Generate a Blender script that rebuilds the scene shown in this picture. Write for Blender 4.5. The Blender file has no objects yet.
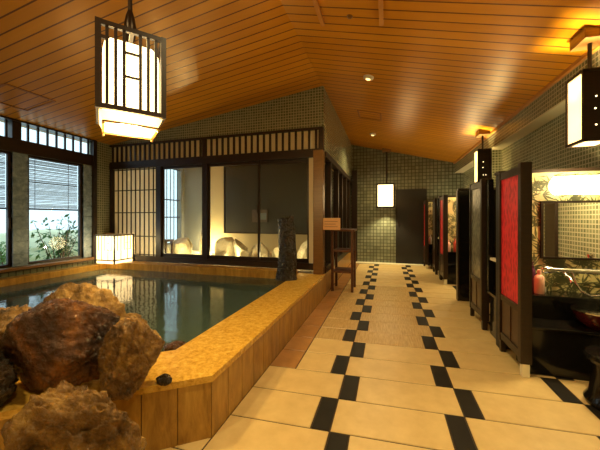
import bpy, bmesh, math, random
from mathutils import Vector, Matrix, noise
C = bpy.context.scene.collection
S = bpy.context.scene
PI = math.pi
R = random.Random(7)

# ------------------------------------------------------------ camera, world, lights, exposure
cam_d = bpy.data.cameras.new('camera'); cam = bpy.data.objects.new('camera', cam_d); C.objects.link(cam)
cam.location = (0, 0, 1.2); cam.rotation_euler = (PI/2, 0, math.atan(87/295))
cam_d.sensor_width = 36; cam_d.lens = 36*295/600; cam_d.shift_y = -7/600; cam_d.clip_start = 0.02
S.camera = cam
S.view_settings.view_transform = 'Standard'; S.view_settings.look = 'None'
S.view_settings.exposure = 0.0; S.view_settings.gamma = 1; S.view_settings.use_curve_mapping = False
W = bpy.data.worlds.new('world'); S.world = W; W.use_nodes = True
bg = W.node_tree.nodes['Background']; bg.inputs[0].default_value = (0.66, 0.86, 1.0, 1); bg.inputs[1].default_value = 1.9

def light(name, kind, loc, power, col, size=0.1, rot=None, cone=None, blend=1.0):
    l = bpy.data.lights.new(name, kind); o = bpy.data.objects.new(name, l); C.objects.link(o)
    o.location = loc; l.energy = power; l.color = col
    if kind == 'AREA': l.size = size
    else: l.shadow_soft_size = size
    if kind == 'SPOT': l.spot_size = math.radians(cone); l.spot_blend = blend
    if rot: o.rotation_euler = rot
    return o
WARM = (1.0, 0.72, 0.28); WARM2 = (1.0, 0.79, 0.38)
# aisle downlights with fixtures built further down, then unseen added fill spots without fixtures
DL = [(-0.23, 3.95), (-0.30, 6.72), (-0.25, 1.2), (0.75, -0.4), (-1.55, 0.15)]
DP = [56, 85, 70, 50, 60]
for (x, y), p in zip(DL, DP):
    z = 3.22-0.247*(x+0.95) if x > -0.95 else 3.22+0.148*(x+0.95)
    light('downlight_and_fill', 'SPOT', (x, y, z-0.05), p*1.5, WARM2, 0.06, (0, 0, 0), 150, 0.9)

# ------------------------------------------------------------ materials
def mat(name, col, rough=0.5, spec=0.5, metal=0.0, emit=None, es=0.0, coat=0.0, trans=0.0, alpha=1.0):
    m = bpy.data.materials.new(name); m.use_nodes = True
    b = m.node_tree.nodes['Principled BSDF']
    b.inputs['Base Color'].default_value = (*col, 1); b.inputs['Roughness'].default_value = rough
    b.inputs['Specular IOR Level'].default_value = spec; b.inputs['Metallic'].default_value = metal
    b.inputs['Coat Weight'].default_value = coat; b.inputs['Transmission Weight'].default_value = trans
    if emit: b.inputs['Emission Color'].default_value = (*emit, 1); b.inputs['Emission Strength'].default_value = es
    return m
def nd(m, t, **kw):
    n = m.node_tree.nodes.new(t)
    for k, v in kw.items(): setattr(n, k, v)
    return n
def lk(m, a, b): m.node_tree.links.new(a, b)
def bs(m): return m.node_tree.nodes['Principled BSDF']
def mth(m, op, a, b=None, clamp=False):
    n = nd(m, 'ShaderNodeMath', operation=op); n.use_clamp = clamp
    for i, v in enumerate((a, b)):
        if v is None: continue
        if isinstance(v, (int, float)): n.inputs[i].default_value = v
        else: lk(m, v, n.inputs[i])
    return n.outputs[0]
def ramp(m, fac, stops):
    r = nd(m, 'ShaderNodeValToRGB'); e = r.color_ramp.elements
    while len(e) < len(stops): e.new(0.5)
    for i, (p, c) in enumerate(stops): e[i].position = p; e[i].color = (*c, 1)
    lk(m, fac, r.inputs[0]); return r.outputs[0]
def coords(m, kind='Object'):
    return nd(m, 'ShaderNodeTexCoord').outputs[kind]
def mapped(m, scale=(1, 1, 1), kind='Object'):
    mp = nd(m, 'ShaderNodeMapping'); lk(m, coords(m, kind), mp.inputs[0]); mp.inputs['Scale'].default_value = scale
    return mp.outputs[0]
def noisy(m, scale=5, detail=4, sc=(1, 1, 1), rough=0.6, dist=0.0):
    n = nd(m, 'ShaderNodeTexNoise'); n.inputs['Scale'].default_value = scale; n.inputs['Detail'].default_value = detail
    n.inputs['Roughness'].default_value = rough; n.inputs['Distortion'].default_value = dist
    lk(m, mapped(m, sc), n.inputs['Vector']); return n.outputs['Fac']
def bump(m, h, s=0.3, d=0.01):
    b = nd(m, 'ShaderNodeBump'); b.inputs['Strength'].default_value = s; b.inputs['Distance'].default_value = d
    lk(m, h, b.inputs['Height']); lk(m, b.outputs[0], bs(m).inputs['Normal'])
def wood(name, c1, c2, rough=0.4, sc=(1, 1, 12), scale=6, coat=0.0):
    m = mat(name, c1, rough, coat=coat)
    f = noisy(m, scale, 5, sc)
    lk(m, ramp(m, f, [(0.3, c1), (0.7, c2)]), bs(m).inputs['Base Color']); bump(m, f, 0.15, 0.003)
    return m
def mosaic(name, axes, size, c1, c2, grout, rough=0.25, msize=0.10):
    m = mat(name, c1, rough)
    sep = nd(m, 'ShaderNodeSeparateXYZ'); lk(m, coords(m), sep.inputs[0])
    cmb = nd(m, 'ShaderNodeCombineXYZ'); lk(m, sep.outputs[axes[0]], cmb.inputs[0]); lk(m, sep.outputs[axes[1]], cmb.inputs[1])
    b = nd(m, 'ShaderNodeTexBrick', offset=0.0, squash=1.0); lk(m, cmb.outputs[0], b.inputs['Vector'])
    b.inputs['Color1'].default_value = (*c1, 1); b.inputs['Color2'].default_value = (*c2, 1); b.inputs['Mortar'].default_value = (*grout, 1)
    b.inputs['Scale'].default_value = 1; b.inputs['Mortar Size'].default_value = size*msize; b.inputs['Mortar Smooth'].default_value = 0.2
    b.inputs['Brick Width'].default_value = size; b.inputs['Row Height'].default_value = size; b.inputs['Bias'].default_value = 0
    lk(m, b.outputs['Color'], bs(m).inputs['Base Color'])
    inv = mth(m, 'SUBTRACT', 1.0, b.outputs['Fac']); bump(m, inv, 0.4, 0.002)
    return m
G1, G2, GG = (0.10, 0.115, 0.06), (0.17, 0.18, 0.10), (0.34, 0.33, 0.22)
M = {}
M['mos_xz'] = mosaic('mosaic_xz', (0, 2), 0.088, (0.15, 0.165, 0.115), (0.24, 0.255, 0.18), (0.07, 0.07, 0.045))
M['mos_xz_s'] = mosaic('mosaic_fine_xz', (0, 2), 0.044, G1, G2, GG, 0.25, 0.14)
M['mos_yz_s'] = mosaic('mosaic_fine_yz', (1, 2), 0.044, G1, G2, GG, 0.25, 0.14)
M['mos_yz'] = mosaic('mosaic_yz', (1, 2), 0.088, (0.13, 0.15, 0.085), (0.22, 0.24, 0.14), (0.07, 0.07, 0.045))
M['mos_station'] = mosaic('mosaic_back', (0, 2), 0.05, (0.20, 0.19, 0.10), (0.26, 0.25, 0.14), (0.75, 0.66, 0.40), 0.3, 0.16)
M['mos_station_side'] = mosaic('mosaic_side', (1, 2), 0.05, (0.20, 0.19, 0.10), (0.26, 0.25, 0.14), (0.75, 0.66, 0.40), 0.3, 0.16)
M['lit_plaster'] = mat('lit_plaster', (0.55, 0.50, 0.32), 0.7)  # kept light to stand in for the lit underside of the beam
def board_mat():
    m = mat('ceiling_boards', (0.5, 0.2, 0.04), 0.32, 0.5); bs(m).inputs['Specular Tint'].default_value = (1.0, 0.62, 0.22, 1)
    sep = nd(m, 'ShaderNodeSeparateXYZ'); lk(m, coords(m), sep.inputs[0])
    q = mth(m, 'DIVIDE', sep.outputs[1], 0.12)
    fr = mth(m, 'FRACT', q); fl = mth(m, 'FLOOR', q)
    edge = mth(m, 'ABSOLUTE', mth(m, 'SUBTRACT', fr, 0.5))
    g = mth(m, 'GREATER_THAN', edge, 0.44)
    wn = nd(m, 'ShaderNodeTexWhiteNoise', noise_dimensions='1D'); lk(m, fl, wn.inputs['W'])
    f = noisy(m, 3, 4, (0.6, 12, 1))
    mx = mth(m, 'ADD', mth(m, 'MULTIPLY', wn.outputs['Value'], 0.5), mth(m, 'MULTIPLY', f, 0.5))
    col = ramp(m, mx, [(0.1, (0.48, 0.18, 0.006)), (0.9, (0.62, 0.26, 0.010))])
    mix = nd(m, 'ShaderNodeMix', data_type='RGBA'); lk(m, g, mix.inputs['Factor']); lk(m, col, mix.inputs['A']); mix.inputs['B'].default_value = (0.11, 0.03, 0.005, 1)
    lk(m, mix.outputs['Result'], bs(m).inputs['Base Color'])
    bump(m, mth(m, 'SUBTRACT', 1.0, g), 0.5, 0.004)
    return m
M['boards'] = board_mat()
M['trimwood'] = wood('warm_trim_wood', (0.42, 0.16, 0.025), (0.55, 0.24, 0.04), 0.35)
M['postwood'] = wood('corner_post_wood', (0.13, 0.055, 0.012), (0.20, 0.09, 0.02), 0.35)
M['dark'] = wood('dark_brown_wood', (0.014, 0.0065, 0.003), (0.030, 0.014, 0.006), 0.38)
M['mid'] = wood('mid_brown_wood', (0.15, 0.065, 0.016), (0.23, 0.11, 0.028), 0.35)
M['stoolwood'] = wood('reddish_dark_wood', (0.07, 0.022, 0.01), (0.12, 0.04, 0.018), 0.4)
M['black'] = mat('black_lacquer', (0.008, 0.007, 0.006), 0.12)
M['blackmatte'] = mat('black_matte', (0.015, 0.013, 0.011), 0.5)
M['iron'] = mat('dark_iron', (0.05, 0.035, 0.025), 0.35, metal=0.8)
M['chrome'] = mat('chrome', (0.7, 0.68, 0.65), 0.12, metal=1.0)
M['mirror'] = mat('mirror_glass', (0.92, 0.92, 0.9), 0.01, metal=1.0)
M['cream'] = mat('cream_back_panel', (0.72, 0.62, 0.42), 0.7)
def stone(name, c1, c2, c3, scale, rough=0.25, bumps=0.2, sc=(1, 1, 1)):
    m = mat(name, c1, rough)
    f = noisy(m, scale, 8, sc, 0.7, 0.4)
    lk(m, ramp(m, f, [(0.3, c1), (0.5, c2), (0.7, c3)]), bs(m).inputs['Base Color']); bump(m, f, bumps, 0.004)
    return m
M['coping'] = stone('honey_onyx_coping', (0.40, 0.19, 0.02), (0.66, 0.37, 0.05), (0.82, 0.54, 0.12), 34, 0.22)
M['slab'] = stone('amber_stone_slab', (0.24, 0.11, 0.014), (0.42, 0.22, 0.035), (0.58, 0.34, 0.07), 16, 0.3, 0.12, (1, 1, 0.22))
M['poolstone'] = stone('dark_green_pool_stone', (0.05, 0.07, 0.055), (0.08, 0.10, 0.075), (0.11, 0.13, 0.10), 6, 0.5)
M['grout'] = mat('grout', (0.05, 0.028, 0.012), 0.8)
def tile(name, c1, c2, rough, sc=(1, 1, 1), scale=8, b=0.08):
    m = mat(name, c1, rough); f = noisy(m, scale, 6, sc)
    lk(m, ramp(m, f, [(0.3, c1), (0.7, c2)]), bs(m).inputs['Base Color'])
    bump(m, noisy(m, 60, 3, sc), b, 0.002); return m
M['t_cream'] = tile('cream_floor_tile', (0.63, 0.44, 0.185), (0.74, 0.54, 0.24), 0.36)
M['t_ribbed'] = tile('ribbed_cream_floor_tile', (0.46, 0.29, 0.11), (0.68, 0.47, 0.20), 0.26, (9, 0.8, 1), 9, 0.5)
M['t_dark'] = tile('dark_floor_tile', (0.010, 0.008, 0.006), (0.02, 0.016, 0.011), 0.5)
bs(M['t_dark']).inputs['Specular IOR Level'].default_value = 0.22
M['t_brown'] = tile('brown_floor_tile', (0.33, 0.15, 0.04), (0.45, 0.22, 0.07), 0.33)
M['t_pale'] = tile('lit_strip_pale_foot', (0.80, 0.72, 0.50), (0.85, 0.78, 0.56), 0.4)

def paper(name, col, s, translucent=True):
    m = mat(name, (0.9, 0.8, 0.6), 0.8, emit=col, es=s)
    if translucent:
        mx = nd(m, 'ShaderNodeMixShader'); mx.inputs[0].default_value = 0.5; tr = nd(m, 'ShaderNodeBsdfTranslucent'); tr.inputs[0].default_value = (0.95, 0.85, 0.65, 1)
        lk(m, bs(m).outputs[0], mx.inputs[1]); lk(m, tr.outputs[0], mx.inputs[2]); lk(m, mx.outputs[0], m.node_tree.nodes['Material Output'].inputs[0])
        bs(m).inputs['Emission Strength'].default_value = s*2
    return m
M['paper'] = paper('lit_lantern_paper', (1.0, 0.68, 0.28), 1.6)
M['paper_hot'] = paper('bright_lantern_paper', (1.0, 0.80, 0.45), 2.6)
M['paper_floor'] = paper('floor_lantern_paper', (1.0, 0.78, 0.42), 1.5)
M['tube'] = paper('lit_lamp_tube', (1.0, 0.83, 0.5), 10.0, False)
def glass():
    m = bpy.data.materials.new('clear_glass'); m.use_nodes = True; nt = m.node_tree; nt.nodes.clear()
    out = nt.nodes.new('ShaderNodeOutputMaterial'); mx = nt.nodes.new('ShaderNodeMixShader')
    t = nt.nodes.new('ShaderNodeBsdfTransparent'); g = nt.nodes.new('ShaderNodeBsdfGlossy'); g.inputs['Roughness'].default_value = 0.02
    f = nt.nodes.new('ShaderNodeFresnel'); f.inputs['IOR'].default_value = 1.35
    t.inputs[0].default_value = (0.93, 0.95, 0.93, 1)
    ge = nt.nodes.new('ShaderNodeNewGeometry'); iv = nt.nodes.new('ShaderNodeMath'); iv.operation = 'SUBTRACT'; iv.inputs[0].default_value = 1
    ml = nt.nodes.new('ShaderNodeMath'); ml.operation = 'MULTIPLY'; nt.links.new(ge.outputs['Backfacing'], iv.inputs[1]); nt.links.new(iv.outputs[0], ml.inputs[0]); nt.links.new(f.outputs[0], ml.inputs[1])
    nt.links.new(ml.outputs[0], mx.inputs[0]); nt.links.new(t.outputs[0], mx.inputs[1]); nt.links.new(g.outputs[0], mx.inputs[2]); nt.links.new(mx.outputs[0], out.inputs[0])
    return m
M['glass'] = glass()
def water():
    m = bpy.data.materials.new('spa_water'); m.use_nodes = True; nt = m.node_tree; nt.nodes.clear()
    N = nt.nodes.new; L = nt.links.new
    out = N('ShaderNodeOutputMaterial'); mx = N('ShaderNodeMixShader'); mx2 = N('ShaderNodeMixShader')
    t = N('ShaderNodeBsdfTransparent'); t.inputs[0].default_value = (0.62, 0.74, 0.64, 1)
    d = N('ShaderNodeBsdfDiffuse'); d.inputs[0].default_value = (0.10, 0.16, 0.13, 1); mx2.inputs[0].default_value = 0.55
    g = N('ShaderNodeBsdfGlossy'); g.inputs['Roughness'].default_value = 0.03
    f = N('ShaderNodeFresnel'); f.inputs['IOR'].default_value = 1.6
    tc = N('ShaderNodeTexCoord'); n1 = N('ShaderNodeTexNoise'); n1.inputs['Scale'].default_value = 9; n1.inputs['Detail'].default_value = 3
    b = N('ShaderNodeBump'); b.inputs['Strength'].default_value = 0.22; b.inputs['Distance'].default_value = 0.012
    L(tc.outputs['Object'], n1.inputs['Vector']); L(n1.outputs['Fac'], b.inputs['Height'])
    L(b.outputs[0], g.inputs['Normal']); L(b.outputs[0], f.inputs['Normal'])
    L(t.outputs[0], mx2.inputs[1]); L(d.outputs[0], mx2.inputs[2]); L(f.outputs[0], mx.inputs[0]); L(mx2.outputs[0], mx.inputs[1]); L(g.outputs[0], mx.inputs[2]); L(mx.outputs[0], out.inputs[0])
    return m
M['water'] = water()
def rockmat(name, c1, c2, c3, scale=4, rough=0.3):
    m = mat(name, c1, rough); f = noisy(m, scale, 10, (1, 1, 1), 0.65, 0.6)
    lk(m, ramp(m, f, [(0.34, c1), (0.5, c2), (0.68, c3)]), bs(m).inputs['Base Color'])
    f2 = noisy(m, 28, 8, (1, 1, 1), 0.7); bump(m, f2, 0.9, 0.035)
    lk(m, ramp(m, f2, [(0.38, (0.10,)*3), (0.62, (0.45,)*3)]), bs(m).inputs['Roughness'])
    return m
M['rock_red'] = rockmat('reddish_brown_rock', (0.018, 0.008, 0.003), (0.10, 0.036, 0.009), (0.42, 0.16, 0.032), 2.8)
M['rock_tan'] = rockmat('tan_porous_rock', (0.04, 0.02, 0.007), (0.32, 0.18, 0.055), (0.66, 0.42, 0.14), 7)
M['rock_ochre'] = rockmat('ochre_rock', (0.05, 0.024, 0.006), (0.24, 0.12, 0.028), (0.50, 0.29, 0.07), 8)
M['rock_dark'] = rockmat('dark_wet_rock', (0.008, 0.006, 0.004), (0.03, 0.018, 0.008), (0.14, 0.07, 0.025), 6)
M['rock_pale'] = rockmat('pale_rock', (0.58, 0.48, 0.30), (0.72, 0.62, 0.42), (0.82, 0.74, 0.54), 4, 0.6)
def brocade(name, c1, c2, sx, rough=0.45, metal=0.0):
    m = mat(name, c1, rough, metal=metal)
    n = nd(m, 'ShaderNodeTexVoronoi', feature='F1'); n.inputs['Scale'].default_value = 26; lk(m, mapped(m, sx), n.inputs['Vector'])
    f = noisy(m, 30, 4, sx)
    s = mth(m, 'ADD', mth(m, 'MULTIPLY', n.outputs['Distance'], 0.7), mth(m, 'MULTIPLY', f, 0.6))
    lk(m, ramp(m, s, [(0.42, c1), (0.72, c2)]), bs(m).inputs['Base Color']); bump(m, s, 0.3, 0.003)
    return m
M['red'] = brocade('red_brocade', (0.42, 0.004, 0.010), (0.78, 0.03, 0.045), (1, 1.4, 0.6))
M['silver'] = brocade('silver_grey_brocade', (0.02, 0.02, 0.016), (0.24, 0.23, 0.18), (1, 1.4, 0.6), 0.3, 0.3)
M['gold'] = mat('pale_gold_wallpaper', (0.58, 0.52, 0.22), 0.5)
M['leafprint'] = mat('dark_olive_leaf_print', (0.10, 0.105, 0.035), 0.5)
M['bottle_pink'] = mat('pink_bottle', (0.80, 0.50, 0.38), 0.25)
M['bottle_purple'] = mat('purple_bottle', (0.10, 0.03, 0.07), 0.25)
M['white'] = mat('white_plastic', (0.75, 0.7, 0.6), 0.35)
M['leaf'] = mat('green_leaf', (0.08, 0.22, 0.05), 0.5)
M['leaf2'] = mat('pale_green_leaf', (0.20, 0.36, 0.10), 0.5)
M['soil'] = mat('garden_soil', (0.42, 0.46, 0.16), 0.9)
M['sudare'] = mat('bamboo_slat', (0.14, 0.16, 0.15), 0.6)
M['bluetile'] = stone('blue_grey_stone_tile', (0.10, 0.14, 0.18), (0.2, 0.26, 0.32), (0.36, 0.43, 0.5), 12, 0.2)
M['board_dark'] = mat('dark_grey_screen', (0.045, 0.042, 0.032), 0.4)
M['beige'] = mat('beige_wall', (0.62, 0.50, 0.28), 0.7)
M['greywall'] = mat('grey_wall', (0.25, 0.25, 0.22), 0.6)
M['sign'] = mat('pale_wood_sign', (0.70, 0.38, 0.16), 0.5)
M['ink'] = mat('sign_ink', (0.25, 0.10, 0.04), 0.6)
M['fence'] = mat('pale_garden_fence', (0.40, 0.50, 0.55), 0.8)

# ------------------------------------------------------------ mesh helpers
class MB:
    def __init__(s): s.bm = bmesh.new(); s.mi = 0
    def _m(s, fs):
        for f in fs: f.material_index = s.mi
    def box(s, x0, y0, z0, x1, y1, z1, bev=0.0):
        v = [s.bm.verts.new((x, y, z)) for x in (x0, x1) for y in (y0, y1) for z in (z0, z1)]
        q = [(0, 1, 3, 2), (4, 6, 7, 5), (0, 4, 5, 1), (2, 3, 7, 6), (0, 2, 6, 4), (1, 5, 7, 3)]
        fs = [s.bm.faces.new([v[i] for i in a]) for a in q]; s._m(fs)
        if bev:
            es = list({e for f in fs for e in f.edges})
            r = bmesh.ops.bevel(s.bm, geom=es, offset=bev, segments=2, affect='EDGES', profile=0.6); s._m(r['faces'])
        return s
    def prism(s, pts, z0, z1):
        a = [s.bm.verts.new((x, y, z0)) for x, y in pts]; b = [s.bm.verts.new((x, y, z1)) for x, y in pts]; n = len(pts)
        fs = [s.bm.faces.new(a[::-1]), s.bm.faces.new(b)] + [s.bm.faces.new((a[i], a[(i+1) % n], b[(i+1) % n], b[i])) for i in range(n)]
        s._m(fs); return s
    def quad(s, *p):
        s._m([s.bm.faces.new([s.bm.verts.new(q) for q in p])]); return s
    def tube(s, pts, r, n=10, cap=True):
        pts = [Vector(p) for p in pts]; rs = r if isinstance(r, (list, tuple)) else [r]*len(pts); rings = []
        up = Vector((0, 0, 1))
        for i, p in enumerate(pts):
            d = (pts[min(i+1, len(pts)-1)]-pts[max(i-1, 0)]).normalized()
            a = d.cross(up)
            if a.length < 1e-3: a = d.cross(Vector((1, 0, 0)))
            a.normalize(); b = d.cross(a)
            rings.append([s.bm.verts.new(p+(a*math.cos(t)+b*math.sin(t))*rs[i]) for t in [2*PI*k/n for k in range(n)]])
        fs = []
        for A, B in zip(rings, rings[1:]):
            for k in range(n): fs.append(s.bm.faces.new((A[k], A[(k+1) % n], B[(k+1) % n], B[k])))
        if cap: fs += [s.bm.faces.new(rings[0][::-1]), s.bm.faces.new(rings[-1])]
        s._m(fs); return s
    def lathe(s, prof, c=(0, 0, 0), n=24):
        rings = [[s.bm.verts.new((c[0]+r*math.cos(2*PI*k/n), c[1]+r*math.sin(2*PI*k/n), c[2]+z)) for k in range(n)] for r, z in prof]
        fs = []
        for A, B in zip(rings, rings[1:]):
            for k in range(n): fs.append(s.bm.faces.new((A[k], A[(k+1) % n], B[(k+1) % n], B[k])))
        fs += [s.bm.faces.new(rings[0][::-1]), s.bm.faces.new(rings[-1])]; s._m(fs); return s
    def build(s, name, m, parent=None, smooth=False):
        bmesh.ops.recalc_face_normals(s.bm, faces=s.bm.faces)
        me = bpy.data.meshes.new(name); s.bm.to_mesh(me); s.bm.free()
        for q in (m if isinstance(m, list) else [m]): me.materials.append(q)
        if smooth:
            for p in me.polygons: p.use_smooth = True
            try: me.set_sharp_from_angle(angle=math.radians(40))
            except Exception: pass
        o = bpy.data.objects.new(name, me); C.objects.link(o)
        if parent: o.parent = parent
        return o
def tag(o, label, cat, group=None, kind=None):
    o['label'] = label; o['category'] = cat
    if group: o['group'] = group
    if kind: o['kind'] = kind
    return o
def thing(name, label, cat, loc=(0, 0, 0), rz=0, group=None):
    o = bpy.data.objects.new(name, None); C.objects.link(o); o.location = loc; o.rotation_euler = (0, 0, rz)
    o.empty_display_size = 0.1
    return tag(o, label, cat, group)
def struct(o, label=None):
    o['kind'] = 'structure'
    if label: o['label'] = label
    return o
def copy_tree(o, parent=None):
    c = o.copy(); C.objects.link(c); c.parent = parent
    for ch in list(o.children): copy_tree(ch, c)
    return c
def zc(x): return 3.22-0.247*(x+0.95) if x > -0.95 else 3.22+0.148*(x+0.95)
XR = 1.82; YF = 8.2; XL = -5.1; YB = -1.3; YG = 4.42

# ------------------------------------------------------------ floor
def build_floor():
    b = MB(); b.mi = 4; b.box(-0.93, YB, -0.08, XR, YF, -0.004)
    b.prism([(-0.93, YB), (-0.93, 1.42), (-2.31, 0.41), (XL, 0.41), (XL, YB)], -0.08, -0.004)
    p = 0.3135; k0 = -10; g = 0.008
    for k in range(k0, 22):
        y0 = 1.64+p*k; y1 = min(y0+p, 7.93)
        if y0 > 7.9 or y1 < YB: continue
        left = (k % 2 == 0)
        o = -0.11 if left else 0.0
        xs = [-0.92]
        segs = []
        if y0 < 1.38:
            xl = XL if y1 <= 0.41 else -0.92-(1.41-min(y1, 1.41))*1.366-0.3
            c = -0.92
            while c > xl+0.01:
                a = max(xl, c-0.76); segs.append((a, c, 0)); c = a
        if y0 > 2.2: segs.append((-0.92, -0.70, 3)); xs = [-0.70]
        cur = xs[0]
        for cx in (-0.31, 0.45, 1.22):
            a = cx+o; segs.append((cur, a, 0)); segs.append((a, a+0.11, 2)); cur = a+0.11
        segs.append((cur, XR, 0))
        for a, c, mi in segs:
            if mi == 0 and 2.7 < y0 < 5.2 and c < 0.6: mi = 1
            b.mi = mi
            x0, x1, q0, q1 = a+g/2, c-g/2, y0+g/2, y1-g/2
            e = 0.003; sk = lambda P: [(px_, py_+(0.05*(px_+0.31) if px_ > -0.93 else -0.031), pz_) for px_, py_, pz_ in P]
            v = [(x0, q0, -0.004), (x1, q0, -0.004), (x1, q1, -0.004), (x0, q1, -0.004)]; w = [(x0+e, q0+e, 0), (x1-e, q0+e, 0), (x1-e, q1-e, 0), (x0+e, q1-e, 0)]
            v, w = sk(v), sk(w)
            b.quad(*w)
            for i in range(4): b.quad(v[i], v[(i+1) % 4], w[(i+1) % 4], w[i])
    o = b.build('floor', [M['t_cream'], M['t_ribbed'], M['t_dark'], M['t_brown'], M['grout']])
    bm = bmesh.new(); bm.from_mesh(o.data)
    for f in bm.faces:
        if f.calc_center_median().z > -0.01 and f.normal.z < 0: f.normal_flip()
    bm.to_mesh(o.data); bm.free()
    struct(o, 'cream tiled aisle floor with staggered dark inset tiles')
build_floor()
struct(MB().box(-0.925, 7.93, -0.05, XR, YF, 0.012).build('lit_floor_strip', M['t_pale']), 'floor strip along the far wall painted pale as brightly lit')  # pale colour stands in for strong light on the floor here
# ------------------------------------------------------------ ceiling
b = MB(); t = 0.08
for x0, x1 in ((XL-0.2, -0.95), (-0.95, XR+0.2)):
    for Y0, Y1 in ((YB-0.1, YF+0.1),):
        z0, z1 = zc(x0), zc(x1)
        if x0 == -0.95: z0 = 3.22
        pts = [(x0, Y0, z0), (x1, Y0, z1), (x1, Y1, z1), (x0, Y1, z0)]; up = [(x, y, z+t) for x, y, z in pts]
        b.quad(*pts); b.quad(*up)
        for i in range(4): b.quad(pts[i], pts[(i+1) % 4], up[(i+1) % 4], up[i])
struct(b.build('ceiling', M['boards']), 'pitched ceiling of glossy orange wooden boards')
# ------------------------------------------------------------ walls
struct(MB().box(XL-0.14, YF, -0.1, XR+0.2, YF+0.1, 3.5).build('wall_far', M['mos_xz']), 'green mosaic far wall')
struct(MB().box(XL-0.2, YB-0.1, -0.4, XR+0.2, YB, 3.5).build('wall_back', M['mos_station']))
struct(MB().box(XR, YB, -0.1, XR+0.1, YF, 3.0).build('wall_right', M['mos_yz_s']), 'fine green mosaic right wall')
struct(MB().box(1.63, YB, 2.34, XR, YF, 2.66).build('beam', M['mos_yz_s']), 'mosaic clad beam along the right wall')
struct(MB().box(1.632, YB+.01, 2.325, XR-.001, 5.6, 2.3395).build('beam_soffit', M['lit_plaster']), 'underside of the beam coloured pale as lit')
struct(MB().box(1.632, 5.95, 2.325, XR-.001, YF-.01, 2.3395).build('beam_soffit', M['lit_plaster']))
struct(MB().box(1.63, 5.6, 1.2, XR, 5.95, 2.34).build('pilaster', M['mos_xz_s']), 'mosaic pilaster under the beam')
struct(MB().box(1.60, YB, 2.555, 1.63, YF, 2.60).build('trim_1', M['trimwood']), 'orange wooden cornice on the right')
# doorway in the far wall: dark recessed door
b = MB().box(0.22, 8.165, 0.012, 0.98, 8.2, 1.95); o = struct(b.build('door_1', M['blackmatte']), 'dark flush door in the far wall')
MB().box(0.28, 8.15, 0.98, 0.30, 8.17, 1.12).build('door_handle', M['iron'], o)
struct(MB().box(-0.93, 8.14, 0, -0.78, 8.199, 2.5).build('trim_2', M['dark']), 'dark wooden corner trim')

# raised beam battens
for (xa, ya, xb, yb) in ((-0.61, -1.2, -0.61, 2.87), (-0.05, -1.2, -0.05, 2.81)):
    b = MB(); z = zc(xa)
    b.box(xa-0.018, ya, z-0.035, xa+0.018, yb, z+0.01)
    struct(b.build('ceiling_batten', M['trimwood']), 'slim wooden batten under the ceiling')

# ------------------------------------------------------------ pool
out = [(-0.92, YG), (-0.92, 1.41), (-2.30, 0.40), (XL, 0.40)]
inn = [(-1.32, YG), (-1.32, 1.612), (-2.43, 0.80), (XL, 0.80)]
def lerp(a, b, t): return tuple(x+(y-x)*t for x, y in zip(a, b))
b = MB(); b.mi = 1; sh = 0.012
for i in range(3):
    b.mi = 1
    b.prism([lerp(out[i], inn[i], 0.04), lerp(out[i+1], inn[i+1], 0.04), inn[i+1], inn[i]], -0.3, 0.305)
    L = math.dist(out[i], out[i+1]); n = round(L/0.175); b.mi = 0
    for k in range(n):
        t0, t1 = (k+0.012)/n, (k+1-0.012)/n
        b.prism([lerp(out[i], out[i+1], t0), lerp(out[i], out[i+1], t1), lerp(lerp(out[i], out[i+1], t1), lerp(inn[i], inn[i+1], t1), 0.05), lerp(lerp(out[i], out[i+1], t0), lerp(inn[i], inn[i+1], t0), 0.05)], -0.02, 0.306)
struct(b.build('pool_wall', [M['slab'], M['grout']]), 'amber stone slabs cladding the bath wall')
b = MB()
for i in range(3):
    o0, o1 = lerp(inn[i], out[i], 1.02), lerp(inn[i+1], out[i+1], 1.02)
    b.prism([o0, o1, inn[i+1], inn[i]], 0.307, 0.342)
struct(b.build('pool_coping', M['coping']), 'honey coloured stone coping of the bath')
b = MB()
for i in range(2):
    q = lambda P, Q: lerp(P, Q, -0.28)
    b.prism([lerp(inn[i], out[i], 0.001), lerp(inn[i+1], out[i+1], 0.001), lerp(inn[i+1], out[i+1], -0.3), lerp(inn[i], out[i], -0.3)], -0.3, 0.272)
struct(b.build('pool_step', M['slab']), 'submerged stone step inside the bath')
struct(MB().box(XL, 0.4, -0.5, -1.3, YG, -0.3).build('pool_floor', M['poolstone']))
ledL, ledB = -4.93, 4.17
struct(MB().box(XL, 0.8, -0.3, ledL, YG, 0.37, 0.004).build('pool_ledge', M['slab']), 'stone ledge under the windows')
struct(MB().box(ledL, ledB, -0.3, -1.33, YG-0.04, 0.40, 0.004).build('pool_ledge', M['slab']), 'stone ledge under the glass screens')
b = MB().prism([(ledL-.005, ledB+.005), (ledL-.005, .8), (inn[2][0], inn[2][1]+.0), (inn[1][0]-.0, inn[1][1]), (-1.32, ledB+.005)], 0.280, 0.2805)
struct(b.build('pool_water', M['water']), 'still dark green bath water')

# ------------------------------------------------------------ left wall with windows
TH = 0.14; XI = XL
wy = [(2.01, 2.86), (3.05, 3.88)]
b = MB()
b.box(XI-TH, YB, -0.3, XI, YG+0.05, 0.46)                      # below the sills
b.box(XI-TH, YB, 0.46, XI, 2.01, 2.62)
struct(b.build('wall_left', M['mos_yz']), 'left wall under the windows')
struct(MB().box(XI-TH, 4.09, 0.46, XI, YG+0.05, 2.62).build('wall_left', M['mos_yz_s']), 'green mosaic strip in the left corner')
struct(MB().box(XI-TH, 2.01, 2.14, XI+0.03, 4.09, 2.33, 0.004).build('trim_3', M['dark']), 'dark wooden lintel over the left windows')
struct(MB().box(XI-0.02, 2.01, 0.46, XI+0.10, 4.09, 0.50, 0.004).build('trim_4', M['mid']), 'wooden window sill above the bath')
struct(MB().box(XI-TH, 2.01, 2.585, XI+0.03, 4.09, 2.64).build('trim_5', M['dark']), 'top rail above the transom lights')
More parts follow.
